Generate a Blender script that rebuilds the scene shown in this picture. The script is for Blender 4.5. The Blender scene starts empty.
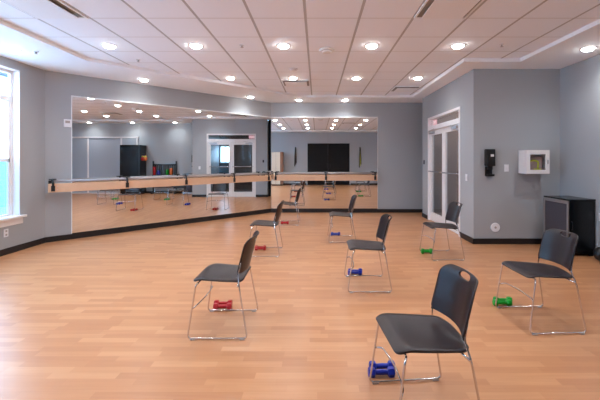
import bpy, bmesh, math, random
from mathutils import Vector, Matrix
random.seed(7)
PI = math.pi
sc = bpy.context.scene
col = sc.collection

# ------------------------------------------------------------------ materials
def srgb(r, g, b):
    f = lambda c: (c/255/12.92) if c/255 <= .04045 else ((c/255+.055)/1.055)**2.4
    return (f(r), f(g), f(b), 1)

def mat(name, c, rough=.6, metal=0, spec=.5, noise=0, scale=6, bump=0, bscale=200, coat=0):
    m = bpy.data.materials.new(name); m.use_nodes = True
    nt = m.node_tree; p = nt.nodes['Principled BSDF']
    p.inputs['Base Color'].default_value = c
    p.inputs['Roughness'].default_value = rough
    p.inputs['Metallic'].default_value = metal
    p.inputs['Specular IOR Level'].default_value = spec
    p.inputs['Coat Weight'].default_value = coat
    tc = nt.nodes.new('ShaderNodeTexCoord')
    if noise:
        n = nt.nodes.new('ShaderNodeTexNoise'); n.inputs['Scale'].default_value = scale; n.inputs['Detail'].default_value = 4
        nt.links.new(tc.outputs['Object'], n.inputs['Vector'])
        mr = nt.nodes.new('ShaderNodeMapRange')
        mr.inputs['To Min'].default_value = 1-noise; mr.inputs['To Max'].default_value = 1+noise
        nt.links.new(n.outputs['Fac'], mr.inputs['Value'])
        mx = nt.nodes.new('ShaderNodeVectorMath'); mx.operation = 'SCALE'
        mx.inputs[0].default_value = c[:3]
        nt.links.new(mr.outputs['Result'], mx.inputs['Scale'])
        nt.links.new(mx.outputs['Vector'], p.inputs['Base Color'])
    if bump:
        n = nt.nodes.new('ShaderNodeTexNoise'); n.inputs['Scale'].default_value = bscale
        nt.links.new(tc.outputs['Object'], n.inputs['Vector'])
        b = nt.nodes.new('ShaderNodeBump'); b.inputs['Strength'].default_value = bump; b.inputs['Distance'].default_value = .002
        nt.links.new(n.outputs['Fac'], b.inputs['Height'])
        nt.links.new(b.outputs['Normal'], p.inputs['Normal'])
    return m

def emis(name, c, s):
    m = bpy.data.materials.new(name); m.use_nodes = True
    p = m.node_tree.nodes['Principled BSDF']
    p.inputs['Base Color'].default_value = (.8, .8, .8, 1)
    p.inputs['Emission Color'].default_value = c
    p.inputs['Emission Strength'].default_value = s
    return m

def glassy(name, tint, gloss, glosscol=(1, 1, 1, 1)):
    m = bpy.data.materials.new(name); m.use_nodes = True
    nt = m.node_tree; nt.nodes.remove(nt.nodes['Principled BSDF'])
    out = nt.nodes['Material Output']
    t = nt.nodes.new('ShaderNodeBsdfTransparent'); t.inputs['Color'].default_value = tint
    g = nt.nodes.new('ShaderNodeBsdfGlossy'); g.inputs['Roughness'].default_value = .02; g.inputs['Color'].default_value = glosscol
    fr = nt.nodes.new('ShaderNodeFresnel'); fr.inputs['IOR'].default_value = gloss
    mx = nt.nodes.new('ShaderNodeMixShader')
    ge = nt.nodes.new('ShaderNodeNewGeometry'); sub = nt.nodes.new('ShaderNodeMath'); sub.operation = 'SUBTRACT'; sub.use_clamp = True
    nt.links.new(fr.outputs['Fac'], sub.inputs[0]); nt.links.new(ge.outputs['Backfacing'], sub.inputs[1])
    nt.links.new(sub.outputs[0], mx.inputs['Fac'])
    nt.links.new(t.outputs['BSDF'], mx.inputs[1]); nt.links.new(g.outputs['BSDF'], mx.inputs[2])
    nt.links.new(mx.outputs['Shader'], out.inputs['Surface'])
    return m

M = {}
M['wall'] = mat('wall_paint', srgb(164, 167, 171), .5, noise=.02, scale=1.5, bump=.1, bscale=300, spec=.35)
M['base'] = mat('black_vinyl', srgb(24, 20, 23), .5)
M['white_paint'] = mat('white_painted_wood', srgb(232, 228, 228), .4)
M['soffit'] = mat('soffit_paint', srgb(242, 244, 248), .7, noise=.01)
M['chrome'] = mat('chrome', srgb(215, 213, 215), .18, metal=1)
M['alu'] = mat('brushed_aluminium', srgb(196, 194, 196), .35, metal=1, noise=.05, scale=40)
M['mirror'] = mat('mirror_silver', srgb(236, 238, 238), .0, metal=1)
M['mirror_edge'] = mat('mirror_edge', srgb(236, 238, 240), .3)  # chrome channel with its bright highlight painted as plain white
M['charcoal'] = mat('charcoal_plastic', srgb(34, 25, 29), .33, spec=.42, noise=.06, scale=60, bump=.15, bscale=500)
M['black'] = mat('black_plastic', srgb(24, 24, 27), .4)
M['black_gloss'] = mat('black_laminate', srgb(13, 17, 22), .25)
M['mesh_grey'] = mat('grey_fabric_panel', srgb(66, 64, 74), .8, noise=.08, scale=80)
M['barre_wood'] = mat('barre_wood', srgb(214, 172, 140), .45, noise=.06, scale=14)
M['rail_wood'] = mat('rail_grey', srgb(158, 148, 146), .4, noise=.03)
M['beige'] = mat('beige_laminate', srgb(222, 205, 182), .5)
M['brown'] = mat('brown_edge', srgb(140, 96, 74), .5)
M['door_black'] = mat('black_door', srgb(18, 18, 22), .6, spec=.25)
M['black_void'] = mat('black_panel', srgb(14, 14, 17), .7)
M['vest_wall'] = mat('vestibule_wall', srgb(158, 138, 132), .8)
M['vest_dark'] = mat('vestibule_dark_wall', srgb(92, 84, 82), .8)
M['case'] = mat('device_case', srgb(170, 150, 152), .5)
M['carpet'] = mat('vestibule_carpet', srgb(104, 92, 90), .9, noise=.2, scale=60)
M['siding'] = mat('pale_siding', srgb(196, 214, 222), .7)
M['bounce_ground'] = mat('outside_ground', srgb(215, 218, 222), .9, noise=.2, scale=2)  # pale colour chosen to bounce daylight up onto the ceiling
M['red'] = mat('red_vinyl', srgb(172, 8, 20), .35)
M['blue'] = mat('blue_vinyl', srgb(10, 34, 140), .35)
M['green'] = mat('green_vinyl', srgb(8, 142, 34), .35)
M['orange'] = mat('orange_vinyl', srgb(215, 110, 50), .45)
M['yellow'] = mat('yellow_webbing', srgb(205, 210, 60), .6)
M['closet_panel'] = mat('grey_closet_panel', srgb(165, 172, 182), .5)
M['white_plastic'] = mat('white_plastic', srgb(228, 228, 232), .35)
M['slot_shade'] = mat('recess_shade', srgb(150, 146, 144), .8)  # shade inside the diffuser recess, put in as a flat grey
M['grille'] = mat('grille_grey', srgb(168, 160, 156), .6)
M['lens'] = emis('downlight_lens', (1, .98, .96, 1), 30)
M['glass'] = glassy('door_glass', (.93, .93, .93, 1), 1.4)
M['win_glass'] = glassy('window_glass', (.97, .98, .98, 1), 1.3)
M['screen'] = glassy('insect_screen', (.42, .56, .62, 1), 1.02)
M['red_sign'] = emis('red_exit_sign', (1, .06, .12, 1), .35)
M['white_sign'] = emis('white_exit_letters', (1, .9, .9, 1), .6)

def floor_mat():
    m = bpy.data.materials.new('strip_wood_floor'); m.use_nodes = True
    nt = m.node_tree; N = nt.nodes; L = nt.links; p = N['Principled BSDF']
    tc = N.new('ShaderNodeTexCoord'); sp = N.new('ShaderNodeSeparateXYZ'); L.new(tc.outputs['Object'], sp.inputs[0])
    def math_(op, a, b=None):
        n = N.new('ShaderNodeMath'); n.operation = op
        for i, v in enumerate((a, b)):
            if v is None: continue
            if isinstance(v, (int, float)): n.inputs[i].default_value = v
            else: L.new(v, n.inputs[i])
        return n.outputs[0]
    yr = math_('DIVIDE', sp.outputs['Y'], .066)
    row = math_('FLOOR', yr)
    wn = N.new('ShaderNodeTexWhiteNoise'); wn.noise_dimensions = '1D'; L.new(row, wn.inputs['W'])
    xo = math_('DIVIDE', math_('ADD', sp.outputs['X'], math_('MULTIPLY', wn.outputs['Value'], 5)), .46)
    cell = math_('FLOOR', xo)
    cb = N.new('ShaderNodeCombineXYZ'); L.new(cell, cb.inputs['X']); L.new(row, cb.inputs['Y'])
    w2 = N.new('ShaderNodeTexWhiteNoise'); w2.noise_dimensions = '2D'; L.new(cb.outputs[0], w2.inputs['Vector'])
    # grain stretched along the strips
    mp = N.new('ShaderNodeMapping'); mp.inputs['Scale'].default_value = (1.6, 30, 1); L.new(tc.outputs['Object'], mp.inputs['Vector'])
    gn = N.new('ShaderNodeTexNoise'); gn.inputs['Scale'].default_value = 1.5; gn.inputs['Detail'].default_value = 5
    L.new(mp.outputs[0], gn.inputs['Vector'])
    f = math_('ADD', math_('MULTIPLY', w2.outputs['Value'], .5), math_('MULTIPLY', gn.outputs['Fac'], .5))
    cr = N.new('ShaderNodeValToRGB'); L.new(f, cr.inputs['Fac'])
    e = cr.color_ramp.elements
    e[0].position = .1; e[0].color = srgb(170, 114, 77)
    e[1].position = .9; e[1].color = srgb(198, 146, 106)
    mid = cr.color_ramp.elements.new(.5); mid.color = srgb(184, 129, 89)
    # seams
    fy = math_('FRACT', yr); fx = math_('FRACT', xo)
    s1 = math_('LESS_THAN', fy, .03); s2 = math_('LESS_THAN', fx, .006)
    s = math_('MULTIPLY', math_('MAXIMUM', s1, s2), .09)
    mx = N.new('ShaderNodeMix'); mx.data_type = 'RGBA'; L.new(s, mx.inputs['Factor'])
    L.new(cr.outputs['Color'], mx.inputs['A']); mx.inputs['B'].default_value = srgb(120, 80, 58)
    L.new(mx.outputs['Result'], p.inputs['Base Color'])
    p.inputs['Roughness'].default_value = .3
    p.inputs['Specular IOR Level'].default_value = .5
    b = N.new('ShaderNodeBump'); b.inputs['Strength'].default_value = .15; b.inputs['Distance'].default_value = .001
    L.new(gn.outputs['Fac'], b.inputs['Height']); L.new(b.outputs['Normal'], p.inputs['Normal'])
    return m
M['floor'] = floor_mat()

def ceil_mat():
    m = bpy.data.materials.new('acoustic_tile_ceiling'); m.use_nodes = True
    nt = m.node_tree; N = nt.nodes; L = nt.links; p = N['Principled BSDF']
    tc = N.new('ShaderNodeTexCoord'); sp = N.new('ShaderNodeSeparateXYZ'); L.new(tc.outputs['Object'], sp.inputs[0])
    def line(sock, off, w):
        a = N.new('ShaderNodeMath'); a.operation = 'SUBTRACT'; L.new(sock, a.inputs[0]); a.inputs[1].default_value = off - .305
        d = N.new('ShaderNodeMath'); d.operation = 'DIVIDE'; L.new(a.outputs[0], d.inputs[0]); d.inputs[1].default_value = .61
        fr = N.new('ShaderNodeMath'); fr.operation = 'FRACT'; L.new(d.outputs[0], fr.inputs[0])
        s = N.new('ShaderNodeMath'); s.operation = 'SUBTRACT'; L.new(fr.outputs[0], s.inputs[0]); s.inputs[1].default_value = .5
        ab = N.new('ShaderNodeMath'); ab.operation = 'ABSOLUTE'; L.new(s.outputs[0], ab.inputs[0])
        lt = N.new('ShaderNodeMath'); lt.operation = 'LESS_THAN'; L.new(ab.outputs[0], lt.inputs[0]); lt.inputs[1].default_value = w/.61/2
        return lt.outputs[0]
    lx = line(sp.outputs['X'], -.13, .030)
    ly = line(sp.outputs['Y'], 3.97, .024)
    c1 = N.new('ShaderNodeMix'); c1.data_type = 'RGBA'; c1.inputs['A'].default_value = srgb(243, 247, 254); c1.inputs['B'].default_value = srgb(222, 223, 226)
    L.new(ly, c1.inputs['Factor'])
    c2 = N.new('ShaderNodeMix'); c2.data_type = 'RGBA'; c2.inputs['B'].default_value = srgb(186, 185, 187)  # T-bar grey, darkened to paint in the tile reveal shadow along Y
    L.new(lx, c2.inputs['Factor']); L.new(c1.outputs['Result'], c2.inputs['A'])
    n = N.new('ShaderNodeTexNoise'); n.inputs['Scale'].default_value = 150; L.new(tc.outputs['Object'], n.inputs['Vector'])
    b = N.new('ShaderNodeBump'); b.inputs['Strength'].default_value = .2; b.inputs['Distance'].default_value = .002
    L.new(n.outputs['Fac'], b.inputs['Height']); L.new(b.outputs['Normal'], p.inputs['Normal'])
    L.new(c2.outputs['Result'], p.inputs['Base Color']); p.inputs['Roughness'].default_value = .85
    return m
M['ceil'] = ceil_mat()

# ------------------------------------------------------------------ mesh builder
class MB:
    def __init__(s): s.bm = bmesh.new()
    def box(s, x0, x1, y0, y1, z0, z1, bevel=0):
        vs = [s.bm.verts.new((x, y, z)) for x in (x0, x1) for y in (y0, y1) for z in (z0, z1)]
        F = [(0, 1, 3, 2), (4, 6, 7, 5), (0, 4, 5, 1), (2, 3, 7, 6), (0, 2, 6, 4), (1, 5, 7, 3)]
        fs = [s.bm.faces.new([vs[i] for i in f]) for f in F]
        if bevel:
            es = list({e for f in fs for e in f.edges})
            bmesh.ops.bevel(s.bm, geom=es, offset=bevel, segments=2, affect='EDGES', profile=.5)
        return s
    def prism(s, pts, z0, z1):
        a = [s.bm.verts.new((x, y, z0)) for x, y in pts]; b = [s.bm.verts.new((x, y, z1)) for x, y in pts]
        n = len(pts)
        s.bm.faces.new(a[::-1]); s.bm.faces.new(b)
        for i in range(n): s.bm.faces.new((a[i], a[(i+1) % n], b[(i+1) % n], b[i]))
        return s
    def tube(s, pts, r, seg=10, cap=True):
        pts = [Vector(p) for p in pts]; rings = []
        t0 = (pts[1]-pts[0]).normalized()
        up = Vector((0, 0, 1)) if abs(t0.z) < .9 else Vector((1, 0, 0))
        nrm = t0.cross(up).normalized()
        for i, p in enumerate(pts):
            if i == 0: t = pts[1]-p
            elif i == len(pts)-1: t = p-pts[i-1]
            else: t = (pts[i+1]-p).normalized()+(p-pts[i-1]).normalized()
            t.normalize()
            nrm = (nrm - t*nrm.dot(t)).normalized(); bn = t.cross(nrm)
            rr = r[i] if isinstance(r, (list, tuple)) else r
            rings.append([s.bm.verts.new(p+(nrm*math.cos(a)+bn*math.sin(a))*rr) for a in [2*PI*k/seg for k in range(seg)]])
        for A, B in zip(rings, rings[1:]):
            for k in range(seg): s.bm.faces.new((A[k], A[(k+1) % seg], B[(k+1) % seg], B[k])).smooth = True
        if cap:
            s.bm.faces.new(rings[0][::-1]); s.bm.faces.new(rings[-1])
        return s
    def lathe(s, prof, seg=24, loc=(0, 0, 0), axis='z'):
        rings = []
        for r, h in prof:
            ring = []
            for k in range(seg):
                a = 2*PI*k/seg; c, d = r*math.cos(a), r*math.sin(a)
                v = {'z': (c, d, h), 'x': (h, c, d), 'y': (c, h, -d)}[axis]
                ring.append(s.bm.verts.new(Vector(v)+Vector(loc)))
            rings.append(ring)
        for A, B in zip(rings, rings[1:]):
            for k in range(seg): s.bm.faces.new((A[k], A[(k+1) % seg], B[(k+1) % seg], B[k])).smooth = True
        s.bm.faces.new(rings[0][::-1]); s.bm.faces.new(rings[-1])
        return s
    def build(s, name, m, parent=None, loc=None, rotz=0):
        bmesh.ops.recalc_face_normals(s.bm, faces=s.bm.faces)
        me = bpy.data.meshes.new(name); s.bm.to_mesh(me); s.bm.free()
        me.materials.append(m)
        o = bpy.data.objects.new(name, me); col.objects.link(o)
        if parent: o.parent = parent
        if loc: o.location = loc
        o.rotation_euler.z = rotz
        return o

def round_path(pts, r, n=5):
    pts = [Vector(p) for p in pts]; out = [pts[0]]
    for a, b, c in zip(pts, pts[1:], pts[2:]):
        d1 = (a-b); d2 = (c-b); q = min(r, d1.length*.45, d2.length*.45)
        p1 = b+d1.normalized()*q; p2 = b+d2.normalized()*q
        for i in range(n+1):
            t = i/n; out.append(p1*(1-t)**2+b*2*t*(1-t)+p2*t*t)
    out.append(pts[-1]); return out

def tag(o, label, cat, group=None):
    o['label'] = label; o['category'] = cat
    if group: o['group'] = group
    return o
def struct(o): o['kind'] = 'structure'; return o
def empty(name, loc=(0, 0, 0), rotz=0, label=None, cat=None, group=None):
    o = bpy.data.objects.new(name, None); o.empty_display_size = .1; col.objects.link(o)
    o.location = loc; o.rotation_euler = (0, 0, rotz)
    if label: tag(o, label, cat, group)
    return o
def dup(o, parent=None):
    c = o.copy(); col.objects.link(c)
    if parent: c.parent = parent
    for ch in [x for x in bpy.data.objects if x.parent == o]: dup(ch, c)
    return c
def P(name, m, mb, parent): return mb.build(name, m, parent)

# ------------------------------------------------------------------ the room
A = Vector((-1.256, 9.556)); B = Vector((-4.73, 6.087))
XL, XR, XD, YB, YE, YD, YR = -4.73, 4.16, 2.68, 9.556, 5.993, 8.885, -.77
H, HC = 2.997, 3.05
T = .15
ANG = math.atan2(A.y-B.y, A.x-B.x); LW = (A-B).length

struct(MB().prism([(XL-T, YR-T), (XR+T, YR-T), (XR+T, YE+.03), (XD+T, YE+.03), (XD+T, YD), (3.1, YD), (3.1, YB+T), (A.x-.1, YB+T), (B.x-T, B.y+.1)], -.1, 0).build('floor', M['floor']))
inner = [(-3.62, -.1), (-3.62, 5.49), (-.39, 8.72), (2.38, 8.72), (2.33, 5.55), (3.22, 5.55), (3.22, -.1)]
outer = [(-4.9, -.95), (-4.9, 6.17), (-1.32, 9.73), (3.1, 9.73), (3.1, 6.09), (4.33, 6.09), (4.33, -.95)]
struct(MB().prism(inner, HC, HC+.06).build('ceiling', M['ceil']))
mb = MB()
n = len(inner)
ib = [mb.bm.verts.new((x, y, H)) for x, y in inner]; ob = [mb.bm.verts.new((x, y, H)) for x, y in outer]
it = [mb.bm.verts.new((x, y, H+.14)) for x, y in inner]; ot = [mb.bm.verts.new((x, y, H+.14)) for x, y in outer]
for i in range(n):
    j = (i+1) % n
    mb.bm.faces.new((ib[i], ib[j], ob[j], ob[i])); mb.bm.faces.new((it[i], ot[i], ot[j], it[j]))
    mb.bm.faces.new((ib[i], it[i], it[j], ib[j])); mb.bm.faces.new((ob[i], ob[j], ot[j], ot[i]))
struct(mb.build('ceiling_soffit', M['soffit']))

# left window wall
WINS = [(3.72, 5.57), (1.35, 3.2), (-.3, .9)]
WZ0, WZ1 = .53, 2.86
mb = MB(); y = YR-T
for a, b in sorted(WINS):
    mb.box(XL-T, XL, y, a, 0, H); mb.box(XL-T, XL, a, b, 0, WZ0); mb.box(XL-T, XL, a, b, WZ1, H); y = b
mb.prism([(XL-T, y), (XL, y), (XL, B.y), (XL-T, B.y+.06)], 0, H)
struct(mb.build('wall_left', M['wall']))
struct(MB().box(XL, XL+.012, YR, B.y-.005, 0, .095).build('baseboard_left', M['base']))
# angled wall
dx, dy = (A.x-B.x)/LW, (A.y-B.y)/LW
struct(MB().prism([(B.x, B.y), (A.x, A.y), (A.x-.06, A.y+T), (B.x-T, B.y+.06)], 0, H).build('wall_angled', M['wall']))
o = struct(MB().box(.006, LW-.004, -.012, 0, 0, .095).build('baseboard_angled', M['base'], None, (B.x, B.y, 0), ANG))
# back wall
struct(MB().box(A.x-.06, 3.1, YB, YB+T, 0, H).build('wall_back', M['wall']))
struct(MB().box(A.x, 2.93, YB-.012, YB, 0, .095).build('baseboard_back', M['base']))
# black panel closing the alcove behind the door wall
struct(MB().box(2.93, 2.99, YD, YB, 0, H).build('wall_alcove', M['black_void']))
# door wall (x = XD) with opening
DY0, DY1, DZ = 6.545, 8.438, 2.44
mb = MB(); mb.box(XD, XD+T, YE, DY0, 0, H).box(XD, XD+T, DY1, YD, 0, H).box(XD, XD+T, DY0, DY1, DZ, H)
struct(mb.build('wall_door_side', M['wall']))
struct(MB().box(XD-.012, XD, YE-.012, DY0, 0, .095).box(XD-.012, XD, DY1, YD, 0, .095).box(XD-.012, 2.93, YD, YD+.012, 0, .095).build('baseboard_door_side', M['base']))
# recess wall facing the camera (cabinets hang on it)
struct(MB().box(XD+T, 6.1, YE, YE+.1, 0, H).box(XD+.001, XD+T, YE+.0005, YE+.1, 0, .001).build('wall_recess', M['wall']))
struct(MB().box(XD-.012, XR, YE-.012, YE, 0, .095).build('baseboard_recess', M['base']))
# right wall, rear wall
struct(MB().box(XR, XR+T, YR-T, YE, 0, H).build('wall_right', M['wall']))
struct(MB().box(XR-.012, XR, 3.2, YE-.012, 0, .095).box(XR-.012, XR, YR, -.42, 0, .095).build('baseboard_right', M['base']))
RX0, RX1, RZ = -.54, 1.85, 2.36
struct(MB().box(XL, RX0, YR-T, YR, 0, H).box(RX1, XR, YR-T, YR, 0, H).box(RX0, RX1, YR-T, YR, RZ, H).build('wall_rear', M['wall']))
struct(MB().box(XL, RX0-.06, YR, YR+.012, 0, .095).box(RX1+.06, XR, YR, YR+.012, 0, .095).build('baseboard_rear', M['base']))

# vestibule beyond the glass doors
struct(MB().box(XD+T, 6.1, YE+.1, YD-.1, -.1, 0).build('floor_vestibule', M['carpet']))
struct(MB().box(XD+T, 6.1, YD-.1, YD-.001, 0, 2.9).build('wall_vestibule_far', M['vest_wall']))
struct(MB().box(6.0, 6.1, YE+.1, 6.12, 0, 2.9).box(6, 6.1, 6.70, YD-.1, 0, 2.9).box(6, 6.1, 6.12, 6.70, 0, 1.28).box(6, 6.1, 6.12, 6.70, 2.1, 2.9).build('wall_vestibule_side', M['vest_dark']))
struct(MB().box(3.11, 6.1, YE+.1, YD-.001, 2.9, 2.98).build('ceiling_vestibule', M['soffit']))
w = empty('window_4', (6.02, 6.12, 1.28)); struct(w)
MB().box(0, .05, 0, .58, 0, .05).box(0, .05, 0, .58, .77, .82).box(0, .05, 0, .05, .05, .77).box(0, .05, .53, 1.18, .05, .77).box(0, .05, .27, .30, .05, .77).build('window_frame', M['white_paint'], w)
MB().box(.02, .026, .05, .53, .05, .77).build('pane', M['win_glass'], w)

# windows in the left wall
def window(i, y0, y1):
    r = struct(empty('window_%d' % i, (XL, y0, WZ0)))
    W = y1-y0; h = WZ1-WZ0; x0, x1 = -T+.005, -.10
    mb = MB()
    mb.box(x0, x1, 0, .05, 0, h).box(x0, x1, W-.05, W, 0, h).box(x0, x1, .05, W-.05, 0, .06).box(x0, x1, .05, W-.05, h-.06, h)
    mb.box(x0, x1, W/2-.04, W/2+.04, .06, h-.06)
    mb.box(x0, x1, .05, W-.05, 1.83, 1.91)
    mb.build('window_frame', M['white_paint'], r)
    for k, (a, b) in enumerate(((.05, W/2-.04), (W/2+.04, W-.05))):
        mb = MB(); mb.box(x0+.012, x1-.008, a, b, .88, .93)
        for q in (a, b-.035): mb.box(x0+.012, x1-.008, q, q+.035, .06, 1.83)
        mb.build('sash', M['white_paint'], r)
        MB().box(x0+.02, x0+.025, a+.001, b-.001, .061, 1.829).build('pane', M['win_glass'], r)
        MB().box(x0+.02, x0+.025, a+.001, b-.001, 1.911, h-.061).build('pane', M['win_glass'], r)
        MB().box(x0+.004, x0+.007, a+.001, b-.001, .061, .9).build('insect_screen', M['screen'], r)
    MB().box(-.099, .003, 0, .012, .036, h).box(-.099, .003, W-.012, W, .036, h).box(-.099, .003, .012, W-.012, h-.012, h).build('jamb_lining', M['white_paint'], r)
    MB().box(-T+.006, .07, -.06, W+.06, -.0, .035, .004).box(.001, .02, -.04, W+.04, -.10, 0, .004).build('window_sill', M['white_paint'], r)
for i, (a, b) in enumerate(WINS): window(i+1, a, b)

# outside
struct(MB().box(-40, XL-T-.3, -30, 40, -.6, -.5).build('ground_outside', M['bounce_ground']))
nb = empty('neighbouring_house', (-13, 6, -.5), 0, 'pale blue sided house seen through the left window', 'house')
mb = MB().box(-3, 0, -9, 12, 0, 5.4)
for k in range(27): mb.box(0, .02, -9, 12, k*.2+.01, k*.2+.19)
mb.build('siding_wall', M['siding'], nb)
MB().prism([(-3.3, -9.4), (.35, -9.4), (.35, 12.4), (-3.3, 12.4)], 5.4, 5.6).build('roof', M['mesh_grey'], nb)

# ------------------------------------------------------------------ doors
def yb(mb, x0, x1, y0, y1, z0, z1, bv=0): return mb.box(x0, x1, y0, y1, z0, z1, bv)
d1 = struct(empty('door_1', (XD, DY0, 0)))
W = DY1-DY0
MB().box(-.012, .12, 0, .05, 0, DZ).box(-.012, .12, W-.05, W, 0, DZ).box(-.012, .12, .05, W-.05, DZ-.05, DZ).box(-.012, .12, .05, W-.05, 2.13, 2.23).build('door_frame', M['white_paint'], d1)
tr = MB().box(.05, .056, .05, W-.05, 2.23, DZ-.05).build('transom_pane', M['glass'], d1)
hw = (W-.1)/2
for s in (0, 1):
    y0 = .05+s*hw+.003; y1 = .05+(s+1)*hw-.003
    lf = MB().box(.03, .075, y0, y0+.09, .01, 2.125).box(.03, .075, y1-.09, y1, .01, 2.125).box(.03, .075, y0+.09, y1-.09, .01, .2).box(.03, .075, y0+.09, y1-.09, 2.02, 2.125).build('door_leaf', M['white_paint'], d1)
    MB().box(.05, .056, y0+.09, y1-.09, .2, 2.02).build('glass_pane', M['glass'], lf)
    MB().tube(round_path([(.03, y0+.05, 1.17), (-.03, y0+.05, 1.17), (-.03, y1-.05, 1.17), (.03, y1-.05, 1.17)], .02), .013).build('push_bar', M['chrome'], lf)
    a, b = (y0+.06, y0+.34) if s == 0 else (y1-.34, y1-.06)
    MB().box(-.03, .03, a, b, 2.04, 2.10, .006).tube([(-.01, (a+b)/2, 2.1), (-.05, (a+b)/2+.1, 2.115), (-.01, (a+b)/2+.22*(1 if s == 0 else -1), 2.15)], .008).build('door_closer', M['alu'], lf)

# exit sign behind the transom glass
ex = empty('exit_sign', (XD+.10, 8.30, 2.26), 0, 'small red exit sign behind the transom glass over the double doors', 'sign')
MB().box(0, .018, -.15, .06, 0, .12, .003).build('sign_panel', M['red_sign'], ex)
cu = bpy.data.curves.new('lettering', 'FONT'); cu.body = 'EXIT'; cu.size = .095; cu.extrude = .001; cu.align_x = 'CENTER'; cu.align_y = 'CENTER'
t = bpy.data.objects.new('lettering', cu); col.objects.link(t); t.data.materials.append(M['white_sign']); t.parent = ex
dg = bpy.context.evaluated_depsgraph_get(); nm = bpy.data.meshes.new_from_object(t.evaluated_get(dg)); bpy.data.objects.remove(t)
t = bpy.data.objects.new('lettering', nm); col.objects.link(t); t.parent = ex
t.rotation_euler = (PI/2, 0, -PI/2); t.location = (-.002, -.045, .06)

# rear black double door (seen in the back mirror)
d2 = struct(empty('door_2', (RX0, YR, 0)))
W2 = RX1-RX0
MB().box(-.02, 0, 0, .012, 0, RZ+.02).box(W2, W2+.02, 0, .012, 0, RZ+.02).box(0, W2, 0, .012, RZ, RZ+.02).build('door_frame', M['wall'], d2)
MB().box(0, W2, -.15, -.07, 0, RZ).build('light_stop', M['black_void'], d2)  # added sheet, stops outside light showing through the gap between leaves
for s in (0, 1):
    a = s*W2/2+.004; b = (s+1)*W2/2-.004
    lf = MB().box(a, b, -.06, -.01, .01, RZ-.004).build('door_leaf', M['door_black'], d2)
    hx = b-.08 if s == 0 else a+.08
    MB().tube(round_path([(hx, -.01, .95), (hx, .05, .95), (hx, .05, 1.2), (hx, -.01, 1.2)], .02), .01).build('door_handle', M['black'], lf)

# sliding closet doors on the right wall (seen in the angled mirror)
d3 = struct(empty('door_3', (XR, -.4, 0)))
MB().box(-.06, 0, 0, 3.56, 2.36, 2.42).box(-.05, 0, 0, 3.56, 0, .03).build('door_frame', M['white_paint'], d3)
for k, (a, b) in enumerate(((.02, 1.44), (1.40, 2.85), (2.83, 3.54))):
    xx = -.05 if k != 1 else -.028
    lf = MB().box(xx+.004, xx+.016, a+.05, b-.05, .04, 2.34).build('door_leaf', M['closet_panel'], d3)
    MB().box(xx, xx+.02, a, a+.05, .03, 2.36).box(xx, xx+.02, b-.05, b, .03, 2.36).build('stile', M['white_paint'], lf)

# ------------------------------------------------------------------ mirrors and barres
def mirror(name, loc, rot, x0, x1, seams, label):
    r = empty(name, loc, rot, label, 'mirror', None)
    xs = [x0]+seams+[x1]
    for a, b in zip(xs, xs[1:]):
        MB().box(a+.001, b-.001, -.0075, -.0015, .11, 2.59).build('mirror_panel', M['mirror'], r)
    MB().box(x0-.012, x1+(.012 if name.endswith('x') else 0), -.014, 0, 2.59, 2.61).box(x0-.012, x0 if x0 > .2 else x0-.011, -.012, 0, .10, 2.59).build('top_channel', M['mirror_edge'], r)
    MB().box(x0, x1, -.014, -.0, .095, .11).build('bottom_channel', M['base'], r)
    return r
mirror('wall_mirror', (B.x, B.y, 0), ANG, .39, LW-.006, [1.53, 2.66, 3.79], 'long wall mirror on the angled left wall reflecting the glass doors')
mr = mirror('wall_mirror', (A.x, A.y, 0), 0, .006, 2.908, [1.555], 'shorter wall mirror on the flat back wall reflecting the black doors')
MB().box(2.908, 2.918, -.012, 0, .10, 2.59).build('side_channel', M['mirror_edge'], mr)

def barre(loc, rot, x0, x1, br, label):
    r = empty('ballet_barre', loc, rot, label, 'ballet barre')
    MB().box(x0, x1, -.27, -.235, .885, 1.035, .004).build('wood_board', M['barre_wood'], r)
    MB().tube([(x0+.06, -.225, 1.075), (x1, -.225, 1.075)], .023, 14).build('rail', M['rail_wood'], r)
    for i, bx in enumerate(br):
        k = MB().box(bx-.03, bx+.03, -.022, -.008, .90, 1.08, .003)
        k.box(bx-.02, bx+.02, -.235, -.02, .94, .98)
        k.box(bx-.028, bx+.028, -.280, -.27, .905, 1.0, .002)
        k.tube(round_path([(bx, -.272, 1.0), (bx, -.272, 1.06), (bx, -.25, 1.105), (bx, -.20, 1.105), (bx, -.195, 1.03), (bx, -.235, .97)], .02), .017)
        k.box(bx-.05, bx+.05, -.26, -.19, 1.10, 1.118, .003)
        k.build('bracket', M['black'], r)
    MB().lathe([(.006, 0), (.006, .004)], 10, (x0+.13, -.272, .99), 'y').build('bolt', M['alu'], r)
    MB().lathe([(.006, 0), (.006, .004)], 10, (x0+.13, -.272, .93), 'y').build('bolt', M['alu'], r)
    return r
barre((B.x, B.y, 0), ANG, .009, 4.72, [.075, 1.232, 2.408, 3.601, 4.63], 'long wooden barre along the angled mirror on the left')
barre((A.x, A.y, 0), 0, .10, 2.86, [.16, 1.495, 2.80], 'short wooden barre along the back wall mirror')

# ------------------------------------------------------------------ wall fittings
th = empty('thermostat', (B.x+.32*dx, B.y+.32*dy, 2.03), ANG, 'small white thermostat left of the long angled mirror', 'thermostat')
MB().box(-.055, .055, -.03, 0, 0, .14, .006).build('case', M['white_plastic'], th)
MB().box(-.035, .035, -.032, -.030, .07, .115).build('display', M['grille'], th)

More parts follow.
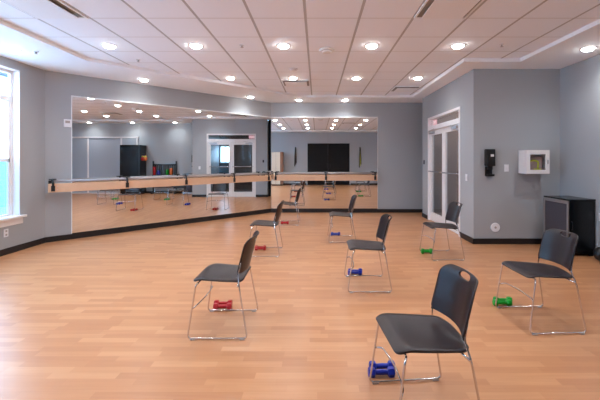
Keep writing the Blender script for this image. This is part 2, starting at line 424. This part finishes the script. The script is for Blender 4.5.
def plate(name, loc, rot, label, cat, toggles=1):
    r = empty(name, loc, rot, label, cat)
    MB().box(-.038, .038, -.008, 0, -.06, .06, .003).build('cover_plate', M['white_plastic'], r)
    if name == 'light_switch': MB().box(-.012, .012, -.016, -.008, -.022, .022, .002).build('toggle', M['white_plastic'], r)
    else:
        for s in (-1, 1): MB().box(-.016, .016, -.0095, -.008, s*.028-.014, s*.028+.014, .0005).build('socket', M['grille'], r)
    return r
plate('light_switch', (3.242, YE, 1.30), 0, 'white light switch between the dispenser and defibrillator cabinet', 'light switch')
plate('light_switch', (XD, 6.27, 1.125), -PI/2, 'white light switch beside the near edge of the glass doors', 'light switch')
plate('power_outlet', (XL, 5.32, .33), PI/2, 'white outlet low on the wall under the left window', 'power outlet')
plate('power_outlet', (XR, 5.12, .60), -PI/2, 'white outlet on the right wall beside the black cabinet', 'power outlet')
cr = empty('card_reader', (XD, 8.73, 1.38), -PI/2, 'small dark card reader on the wall beyond the glass doors', 'card reader')
MB().box(-.03, .03, -.02, 0, -.05, .05, .004).build('case', M['mesh_grey'], cr)
MB().box(-.02, .02, -.0215, -.02, .0, .03).build('display', M['black'], cr)

rp = empty('round_wall_plate', (3.05, YE, .285), 0, 'round white plate low on the wall beneath the dispenser', 'wall plate')
MB().lathe([(.078, 0), (.078, -.008), (.07, -.014)], 32, (0, 0, 0), 'y').build('disc', M['white_plastic'], rp)
MB().lathe([(.02, -.014), (.018, -.018)], 20, (0, 0, 0), 'y').build('cap', M['grille'], rp)

hs = empty('hand_sanitizer_dispenser', (2.935, YE, 1.165), 0, 'black hand sanitizer dispenser with drip tray on the grey wall', 'dispenser')
MB().box(-.075, .075, -.10, 0, .17, .46, .015).build('housing', M['black'], hs)
MB().box(-.01, .045, -.102, -.10, .33, .37).build('label_window', M['white_plastic'], hs)
MB().box(-.04, .04, -.075, -.005, .11, .175, .006).build('nozzle', M['black'], hs)
mb = MB(); mb.box(-.06, .06, -.012, 0, .0, .16); mb.prism([(-.06, 0), (.06, 0), (.055, -.10), (-.055, -.10)], 0, .035)
mb.build('drip_tray', M['black'], hs)

ae = empty('defibrillator_cabinet', (3.64, YE, 1.212), 0, 'white wall cabinet with a window holding a defibrillator', 'defibrillator cabinet')
w_, h_, d_ = .19, .39, .215
MB().box(-w_, w_, -.01, 0, 0, h_).box(-w_, -w_+.01, -d_, -.01, 0, h_).box(w_-.01, w_, -d_, -.01, 0, h_).box(-w_+.01, w_-.01, -d_, -.01, 0, .01).box(-w_+.01, w_-.01, -d_, -.01, h_-.01, h_).build('body', M['white_paint'], ae)
df = MB().box(-w_, -.13, -d_-.015, -d_, 0, h_).box(.125, w_, -d_-.015, -d_, 0, h_).box(-.13, .125, -d_-.015, -d_, 0, .065).box(-.13, .125, -d_-.015, -d_, h_-.07, h_).build('door', M['white_paint'], ae)
MB().box(-.13, .125, -d_-.010, -d_-.006, .065, h_-.07).build('pane', M['glass'], df)
MB().box(.15, .165, -d_-.03, -d_-.015, .16, .23, .003).build('handle', M['alu'], df)
dv = empty('defibrillator', (3.64, YE, 1.222), 0, 'grey defibrillator case with yellow strap inside the white cabinet', 'defibrillator')
MB().box(-.12, .12, -.16, -.03, 0, .28, .02).build('case', M['case'], dv)
MB().tube(round_path([(-.11, -.165, .2), (-.02, -.172, .21), (.04, -.172, .19), (.03, -.172, .05)], .04), .014).build('strap', M['yellow'], dv)
MB().box(-.03, .09, -.17, -.16, .03, .075, .003).build('label_plate', M['yellow'], dv)

# ------------------------------------------------------------------ black cabinet near the right wall
bc = empty('low_cabinet', (3.74, 5.21, 0), 0, 'low black cabinet with grey side panel against the right wall', 'cabinet')
MB().box(.015, .405, .02, .56, .04, .83).build('body', M['black_gloss'], bc)
MB().box(0, .41, 0, .57, .83, .852, .003).build('top', M['black_gloss'], bc)
MB().box(0, .014, .0, .035, .0, .83, .002).box(0, .014, .535, .57, .0, .83, .002).box(0, .014, .035, .535, .78, .83, .002).box(0, .014, .035, .535, .03, .08, .002).build('side_frame', M['alu'], bc)
MB().box(.005, .015, .035, .535, .08, .78).build('side_panel', M['mesh_grey'], bc)
dr = MB().box(.02, .40, .002, .02, .05, .825, .002).build('door', M['black_gloss'], bc)
MB().tube(round_path([(.05, .002, .40), (.05, -.02, .40), (.05, -.02, .52), (.05, .002, .52)], .01), .005).build('handle', M['black'], dr)
for x_, y_ in ((.05, .05), (.37, .05), (.05, .52), (.37, .52)):
    MB().box(x_-.02, x_+.02, y_-.02, y_+.02, 0, .04).build('foot', M['black'], bc)

mbx = MB().lathe([(.001, 0), (.05, .008), (.085, .035), (.10, .075), (.10, .125), (.085, .165), (.05, .192), (.001, .2)], 24)
tag(mbx.build('medicine_ball', M['black'], None, (4.055, 4.98, 0)), 'black medicine ball on the floor beside the low black cabinet', 'medicine ball')

# tall black cabinet + equipment rack + more at the right wall (seen in the angled mirror)
tcab = empty('tall_cabinet', (3.62, 2.66, 0), 0, 'tall black storage cabinet reflected in the angled mirror', 'cabinet')
MB().box(.02, .52, 0, .84, .05, 2.05).build('body', M['black_gloss'], tcab)
MB().box(.06, .5, .04, .80, 0, .05).build('plinth', M['black'], tcab)
for s in (0, 1):
    lf = MB().box(0, .018, .005+s*.415, .415+s*.42, .06, 2.04, .002).build('door', M['black_gloss'], tcab)
gl = empty('boxing_gloves', (3.70, 3.64, 1.42), 0, 'red and yellow boxing gloves hanging on the tall black cabinet', 'boxing gloves')
for s in (-1, 1):
    g = MB().lathe([(.03, .14), (.045, .12), (.045, .07), (.065, .04), (.075, 0), (.06, -.05), (.02, -.075)], 14, (-.02, s*.055, .05)).build('glove', M['red'] if s < 0 else M['orange'], gl)
    MB().lathe([(.047, .12), (.047, .08)], 14, (-.02, s*.055, .05)).build('cuff', M['yellow'], g)
MB().tube([(-.02, -.055, .18), (.02, 0, .26), (-.02, .055, .18)], .006)
MB().tube([(.02, -.105, .27), (.02, .02, .27)], .008).build('cord', M['black'], gl)

rk = empty('equipment_rack', (3.90, 3.80, 0), 0, 'black slatted equipment rack reflected in the angled mirror', 'rack')
for yy in (0, .98):
    MB().box(.17, .22, yy, yy+.05, 0, 1.38, .004).box(0, .22, yy, yy+.05, 0, .04, .003).build('post', M['black'], rk)
for k in range(11):
    MB().box(.185, .205, .085+k*.083, .13+k*.083, .305, 1.2).build('slat', M['black'], rk)
for zz in (1.2, .25): MB().box(.18, .21, .05, .98, zz, zz+.055).build('crossbar', M['black'], rk)
for zz in (.35, .75):
    MB().box(.02, .18, .05, .98, zz, zz+.03).build('shelf', M['black_gloss'], rk)
    MB().box(.01, .02, .05, .98, zz, zz+.05).build('lip', M['black'], rk)
for yy, mm, cname, hh in ((3.92, 'red', 'red', .36), (4.46, 'green', 'green', .24), (4.62, 'orange', 'orange', .30), (4.10, 'blue', 'blue', .2)):
    r = empty('foam_roller', (3.985, yy, .781), 0, '%s foam roller standing on the black equipment rack' % cname, 'foam roller')
    MB().lathe([(.045, 0), (.055, .01), (.055, hh-.01), (.045, hh)], 20).build('roll', M[mm], r)
    MB().lathe([(.02, hh), (.02, hh+.002)], 14).build('core', M['black'], r)

# rear wall things (seen in the back mirror)
bg = empty('tall_cupboard', (-2.52, YR+.015, 0), 0, 'tall beige cupboard reflected in the back wall mirror', 'cupboard')
MB().box(0, .62, 0, .45, .06, 1.86).build('body', M['brown'], bg)
MB().box(.03, .59, .03, .42, 0, .06).build('plinth', M['base'], bg)
for s in (0, 1):
    lf = MB().box(.005+s*.24, .235+s*.24, .452, .47, .07, 1.85, .003).build('door', M['beige'], bg)
    MB().box(.2+s*.06, .21+s*.06, .47, .49, .9, 1.05, .002).build('handle', M['alu'], lf)
def straps(x, z0, z1, label, colr):
    r = empty('resistance_bands', (x, YR, z1), 0, label, 'resistance bands')
    MB().box(-.03, .03, 0, .05, -.03, .03, .004).build('hook', M['black'], r)
    for k in range(3):
        dxx = (-.04, .0, .04)[k]
        MB().tube(round_path([(dxx*.3, .06, 0), (dxx, .07, -(z1-z0)*.5), (dxx*1.2, .06, -(z1-z0)*(1-.08*k)), (dxx*.6, .08, -(z1-z0)*.5), (0, .06, -.02)], .05), .022).build('band', M[colr[k]], r)
straps(-1.22, 1.05, 2.12, 'dark exercise bands hanging left of the black doors', ('black', 'black', 'base'))
straps(2.44, .98, 2.12, 'dark and yellow exercise bands hanging right of the black doors', ('black', 'yellow', 'base'))

# ------------------------------------------------------------------ ceiling fittings
def downlight(x, y, z, label, spot=41):
    r = empty('recessed_downlight', (x, y, z), 0, label, 'downlight', 'recessed ceiling downlights')
    if not hasattr(downlight, 'm'):
        a = MB().lathe([(.075, 0), (.098, 0), (.098, -.006), (.078, -.010), (.075, -.004)], 28).build('trim_ring', M['white_paint'], r)
        b = MB().lathe([(.076, -.001), (.074, -.012), (.066, -.024), (.05, -.033), (.02, -.039), (.002, -.04)], 28).build('lens', M['lens'], r)
        downlight.m = (a.data, b.data)
    else:
        for nme, me in zip(('trim_ring', 'lens'), downlight.m):
            c = bpy.data.objects.new(nme, me); col.objects.link(c); c.parent = r
    l = bpy.data.lights.new('lamp', 'SPOT'); l.energy = spot; l.spot_size = math.radians(150); l.spot_blend = 1; l.shadow_soft_size = .05
    l.color = (.93, .97, 1)
    lo = bpy.data.objects.new('lamp', l); col.objects.link(lo); lo.parent = r; lo.location = (0, 0, -.045)
cols = [(-2.92, 'far left'), (-1.70, 'second from left'), (-.47, 'third from left'), (.77, 'fourth from left'), (1.98, 'rightmost')]
for x, nme in cols:
    downlight(x, 4.92, HC, 'recessed downlight in the tile ceiling, %s of its nearest visible row' % nme)
for x, nme in cols[1:]:
    downlight(x, 6.87, HC, 'recessed downlight in the tile ceiling, %s in the second row back' % nme.replace('second', 'first').replace('third', 'second').replace('fourth', 'third'))
for x, nme in cols:
    downlight(x, 3.1, HC, 'downlight, %s of the middle row in the back mirror' % nme)
    downlight(x, 1.3, HC, 'downlight, %s of the row nearest the black doors, mirrored' % nme)
downlight(-3.36, 6.79, H, 'downlight in the smooth soffit above the left end of the angled mirror')
downlight(-1.65, 8.66, H, 'downlight in the soffit above the right end of the angled mirror')
downlight(-.47, 9.1, H, 'downlight in the back soffit, left of two above the back mirror')
downlight(.73, 9.1, H, 'downlight in the back soffit, right of two above the back mirror')
downlight(-4.3, 4.95, H, 'downlight in the soffit beside the left window')
downlight(3.78, 4.88, H, 'downlight in the soffit above the low black cabinet at right')
downlight(3.78, 3.1, H, 'right soffit downlight above the equipment rack, seen in the mirror')
downlight(3.78, 1.3, H, 'right soffit downlight above the closet doors, seen in the mirror')
downlight(-4.3, 3.1, H, 'left soffit downlight nearer the camera than the window light')
downlight(-4.3, 1.3, H, 'left soffit downlight closest to the rear wall')

def diffuser(x, y, label):
    r = empty('air_diffuser', (x, y, HC), 0, label, 'air diffuser')
    a = .29
    MB().box(-a, a, -a, -a+.02, -.012, 0).box(-a, a, a-.02, a, -.012, 0).box(-a, -a+.02, -a+.02, a-.02, -.012, 0).box(a-.02, a, -a+.02, a-.02, -.012, 0).build('frame', M['soffit'], r)
    MB().box(-a+.02, a-.02, -a+.02, a-.02, -.004, 0).build('neck', M['slot_shade'], r)  # flat sheet coloured like the shaded slot
    MB().box(-.225, .225, -.225, .225, -.035, -.028, .004).box(-.02, .02, -.02, .02, -.028, -.004).build('face_plate', M['soffit'], r)
    return r
diffuser(1.385, 3.665, 'square supply diffuser in the ceiling at upper right')
diffuser(-2.875, 3.665, 'square supply diffuser in the ceiling at upper left')
diffuser(-.435, 7.325, 'square supply diffuser in the ceiling above the back mirror, near its left part')
diffuser(1.995, 7.935, 'square supply diffuser in the ceiling nearest the glass doors')
def disc(name, x, y, z, r0, h, label, cat):
    r = empty(name, (x, y, z), 0, label, cat)
    MB().lathe([(r0, 0), (r0, -h*.35), (r0*.9, -h*.5)], 28).build('base', M['white_plastic'], r)
    MB().lathe([(r0*.7, -h*.5), (r0*.66, -h*.9), (r0*.5, -h)], 28).build('cap', M['white_plastic'], r)
disc('smoke_detector', .146, 5.1, HC, .11, .05, 'round white smoke detector near the middle of the ceiling', 'smoke detector')
disc('smoke_detector', -.42, 6.2, HC, .08, .03, 'smaller round detector just before the left return grille', 'smoke detector')
for x, y, z, lb in ((-1.05, 4.9, HC, 'small sprinkler head between two downlights left of centre'), (-4.03, 5.02, H, 'small sprinkler head in the soffit near the left window'),
                    (2.57, 4.87, HC, 'small sprinkler head in the tiles right of the rightmost downlight'), (-2.87, 5.62, HC, 'small sprinkler head near the left edge of the tiles')):
    r = empty('sprinkler_head', (x, y, z), 0, lb, 'sprinkler')
    MB().lathe([(.035, 0), (.035, -.005), (.02, -.009)], 20).build('escutcheon', M['white_plastic'], r)
    MB().lathe([(.01, -.009), (.01, -.03), (.022, -.032), (.022, -.035)], 14).build('deflector', M['alu'], r)

# ------------------------------------------------------------------ chairs
def rr(W, h, r, t):          # half width of a rounded rectangle at height t (0..h)
    d = min(t, h-t)
    rad = r[0] if t < h/2 else r[1]
    if d >= rad: return W
    q = (rad-d)/rad
    return W-rad*(1-math.sqrt(max(0, 1-q*q)))
def shell(rows, thick):
    bm = bmesh.new(); grid = [[bm.verts.new(p) for p in row] for row in rows]
    for a, b in zip(grid, grid[1:]):
        for i in range(len(a)-1): bm.faces.new((a[i], a[i+1], b[i+1], b[i])).smooth = True
    bmesh.ops.recalc_face_normals(bm, faces=bm.faces)
    bmesh.ops.solidify(bm, geom=bm.faces[:], thickness=thick)
    for f in bm.faces: f.smooth = True
    return bm
def seat_bm():
    rows = []; D = .415
    ts = sorted({round(x, 5) for x in [0, .004, .012, .025, .04, .06]+[i*D/16 for i in range(2, 15)]+[D-.04, D-.02, D-.008, D]})
    for t in ts:                       # t from the front edge
        w = rr(.222, D, (.045, .05), t)*(1-.07*(t/D)**2); row = []
        for i in range(25):
            u = -1+2*i/24; x = u*w; y = .220-t
            z = .490-.036*t/D
            z -= .016*(1-u**4)*math.sin(PI*min(1, t/D))
            z -= .035*max(0, 1-t/.09)**2
            z -= .014*max(0, (abs(x)-.17)/.06)**2
            if t > D-.1: z += .02*((t-D+.1)/.1)**2*(1-u*u)
            row.append((x, y, z))
        rows.append(row)
    return shell(rows, .011)
def back_bm():
    rows = []; Hh = .292
    ts = sorted({round(x, 5) for x in [0, .004, .01, .02, .03]+[i*Hh/14 for i in range(2, 11)]+[Hh-.075, Hh-.05, Hh-.03, Hh-.017, Hh-.008, Hh-.002, Hh]})
    for t in ts:
        w = rr(.203, Hh, (.03, .07), t); row = []
        for i in range(29):
            u = -1+2*i/28; x = u*w
            y = -.138-.075*(t/Hh)-.055*(1-(x/.203)**2)
            if t > Hh-.05: y -= .014*((t-Hh+.05)/.05)**2
            row.append((x, y, .505+t))
        rows.append(row)
    return shell(rows, .010)
def leg_path(s):
    x = s*.262
    return round_path([(x*.84, .165, .444), (x*.93, .180, .428), (x, .240, .012), (x, -.240, .012), (x*.92, -.170, .41), (x*.77, -.152, .50), (x*.755, -.172, .60)], .035, 6)
def make_chair():
    t = empty('stacking_chair', (0, 0, 0), 0, 'x', 'chair')
    me = bpy.data.meshes.new('seat'); b = seat_bm(); b.to_mesh(me); b.free(); me.materials.append(M['charcoal'])
    s = bpy.data.objects.new('seat', me); col.objects.link(s); s.parent = t
    me = bpy.data.meshes.new('backrest'); b = back_bm(); b.to_mesh(me); b.free(); me.materials.append(M['charcoal'])
    bk = bpy.data.objects.new('backrest', me); col.objects.link(bk)
    # hand hole near the top edge
    c = MB(); pts = []
    for k in range(32):
        a = 2*PI*k/32; q = abs(math.cos(a))**.7*(1 if math.cos(a) > 0 else -1)
        pts.append((q*.062, math.sin(a)*.019))
    lo = [c.bm.verts.new((x, -.5, .768+z)) for x, z in pts]; hi = [c.bm.verts.new((x, 0, .768+z)) for x, z in pts]
    c.bm.faces.new(lo); c.bm.faces.new(hi[::-1])
    for i in range(32): c.bm.faces.new((lo[i], hi[i], hi[(i+1) % 32], lo[(i+1) % 32]))
    cut = c.build('cutter', M['charcoal'])
    md = bk.modifiers.new('b', 'BOOLEAN'); md.operation = 'DIFFERENCE'; md.object = cut; md.solver = 'EXACT'
    dg = bpy.context.evaluated_depsgraph_get(); nm = bpy.data.meshes.new_from_object(bk.evaluated_get(dg))
    bk.modifiers.clear(); bk.data = nm; nm.name = 'backrest'
    bpy.data.objects.remove(cut); bk.parent = t
    for s_ in (-1, 1):
        f = MB().tube(leg_path(s_), .0062, 8).build('sled_frame', M['chrome'], t)
        for yy in (.20, -.20):
            MB().box(s_*.262-.009, s_*.262+.009, yy-.02, yy+.02, 0, .0115, .002).build('glide', M['grille'], f)
    MB().tube(round_path([(-.252, .207, .24), (-.20, .172, .265), (0, .155, .27), (.20, .172, .265), (.252, .207, .24)], .08, 6), .0055, 8).build('front_stretcher', M['chrome'], t)
    MB().tube([(-.22, .165, .444), (-.12, .165, .444), (.12, .165, .444), (.22, .165, .444)], .006, 8).build('seat_support', M['chrome'], t)
    MB().tube([(-.25, -.160, .42), (-.12, -.14, .428), (.12, -.14, .428), (.25, -.160, .42)], .006, 8).build('seat_support', M['chrome'], t)
    for s_ in (-1, 1):
        MB().tube([(s_*.198, -.150, .50), (s_*.198, -.158, .53)], .0085, 8).build('back_bracket', M['black'], t)
    return t
chair0 = make_chair()
CH = [(-.80, 3.07, 90, 'charcoal plastic sled-base chair at left, red dumbbells on the floor under it'),
      (.60, 2.015, 95, 'nearest and largest charcoal chair, blue dumbbells beneath its front legs'),
      (1.985, 3.155, 92, 'charcoal chair at far right with bright green dumbbells by its front legs'),
      (.575, 4.06, 90, 'charcoal chair in the middle, directly behind the nearest large chair'),
      (.44, 6.33, 90, 'charcoal chair close to the back mirror with blue dumbbells under it'),
      (-.795, 5.45, 90, 'charcoal chair of the left row between the front one and the farthest'),
      (-.63, 7.92, 90, 'farthest charcoal chair, small and near the corner of the two mirrors'),
      (1.865, 5.26, 92, 'charcoal chair in front of the white glass double doors')]
for i, (x, y, a, lb) in enumerate(CH):
    o = chair0 if i == 0 else dup(chair0)
    o.location = (x, y, 0); o.rotation_euler.z = math.radians(a)
    tag(o, lb, 'chair', 'charcoal stacking chairs on the studio floor')

# ------------------------------------------------------------------ dumbbells
def make_dumbbell(c):
    t = empty('dumbbell', (0, 0, 0), 0, 'x', 'dumbbell')
    MB().lathe([(.014, -.06), (.016, -.04), (.018, 0), (.016, .04), (.014, .06)], 16, (0, 0, .0282), 'x').build('handle', M[c], t)
    for s in (-1, 1):
        mb = MB(); rings = []
        for r_, h in ((.024, .042), (.0305, .047), (.0325, .052), (.0325, .078), (.0305, .084), (.024, .088)):
            rings.append([mb.bm.verts.new((s*h, r_*math.cos(PI/6+k*PI/3), .0282+r_*math.sin(PI/6+k*PI/3)*1.0)) for k in range(6)])
        for P1, P2 in zip(rings, rings[1:]):
            for k in range(6): mb.bm.faces.new((P1[k], P1[(k+1) % 6], P2[(k+1) % 6], P2[k]))
        mb.bm.faces.new(rings[0]); mb.bm.faces.new(rings[-1])
        bmesh.ops.rotate(mb.bm, verts=mb.bm.verts, cent=(0, 0, .0282), matrix=Matrix.Rotation(PI/6, 3, 'X'))
        mb.build('head', M[c], t)
    return t
protos = {}
DB = [('red', -.912, 3.385, 0, 'under the left chair'), ('blue', .43, 2.336, 2, 'under the nearest large chair'),
      ('green', 1.835, 3.468, -2, 'by the chair at far right'), ('blue', .475, 4.39, 0, 'under the middle chair'),
      ('blue', .348, 6.64, 0, 'under the chair close to the back mirror'), ('red', -.905, 5.59, 2, 'under the second chair of the left row'),
      ('red', -.72, 7.84, 0, 'by the farthest chair near the mirror corner'), ('green', 1.69, 5.39, 2, 'under the chair before the glass doors')]
for c, x, y, a, where in DB:
    for k, side in enumerate(('front', 'rear')):
        if c in protos: o = dup(protos[c])
        else: o = protos[c] = make_dumbbell(c)
        o.location = (x+k*(.004+.070*x/y), y+.070*k, 0); o.rotation_euler.z = math.radians(a+k)
        tag(o, '%s hex dumbbell %s, %s of its pair' % (c, where, side), 'dumbbell', '%s dumbbells on the floor' % c)

# ------------------------------------------------------------------ light, world, camera
l = bpy.data.lights.new('vestibule_fill', 'POINT'); l.energy = 14; l.shadow_soft_size = .1  # added fill lamp, brightens the vestibule walls behind the door glass
r = empty('vestibule_fill_lamp', (3.8, 7.9, 2.9), 0, 'round fill lamp added to light the vestibule beyond the glass doors', 'lamp')
MB().lathe([(.14, 0), (.14, -.03), (.1, -.06)], 24).build('fill_lamp_shade', M['white_sign'], r)
lo = bpy.data.objects.new('fill_bulb', l); col.objects.link(lo); lo.parent = r; lo.location = (0, 0, -.2)

wd = bpy.data.worlds.new('sky'); sc.world = wd; wd.use_nodes = True
nt = wd.node_tree; bgn = nt.nodes['Background']
bgn.inputs['Color'].default_value = (.42, .69, 1, 1); bgn.inputs['Strength'].default_value = 10.5
for a, b in WINS:
    l = bpy.data.lights.new('portal', 'AREA'); l.shape = 'RECTANGLE'; l.size = b-a; l.size_y = WZ1-WZ0
    l.cycles.is_portal = True
    o = bpy.data.objects.new('window_portal', l); col.objects.link(o)
    o.location = (XL-T-.02, (a+b)/2, (WZ0+WZ1)/2); o.rotation_euler = (PI/2, 0, -PI/2)

cam = bpy.data.cameras.new('camera'); co = bpy.data.objects.new('camera', cam); col.objects.link(co)
co.location = (0, 0, 1.447); co.rotation_euler = (PI/2, 0, 0)
cam.sensor_width = 36; cam.lens = 21.0; cam.clip_start = .02
cam.shift_x = -17/600; cam.shift_y = -40.5/600
sc.camera = co

sc.cycles.use_denoising = True
sc.cycles.max_bounces = 12; sc.cycles.diffuse_bounces = 10; sc.cycles.glossy_bounces = 8; sc.cycles.transparent_max_bounces = 12
sc.cycles.sample_clamp_indirect = 6
vs = sc.view_settings
vs.view_transform = 'Standard'; vs.look = 'None'; vs.gamma = 1; vs.use_curve_mapping = False; vs.exposure = .5
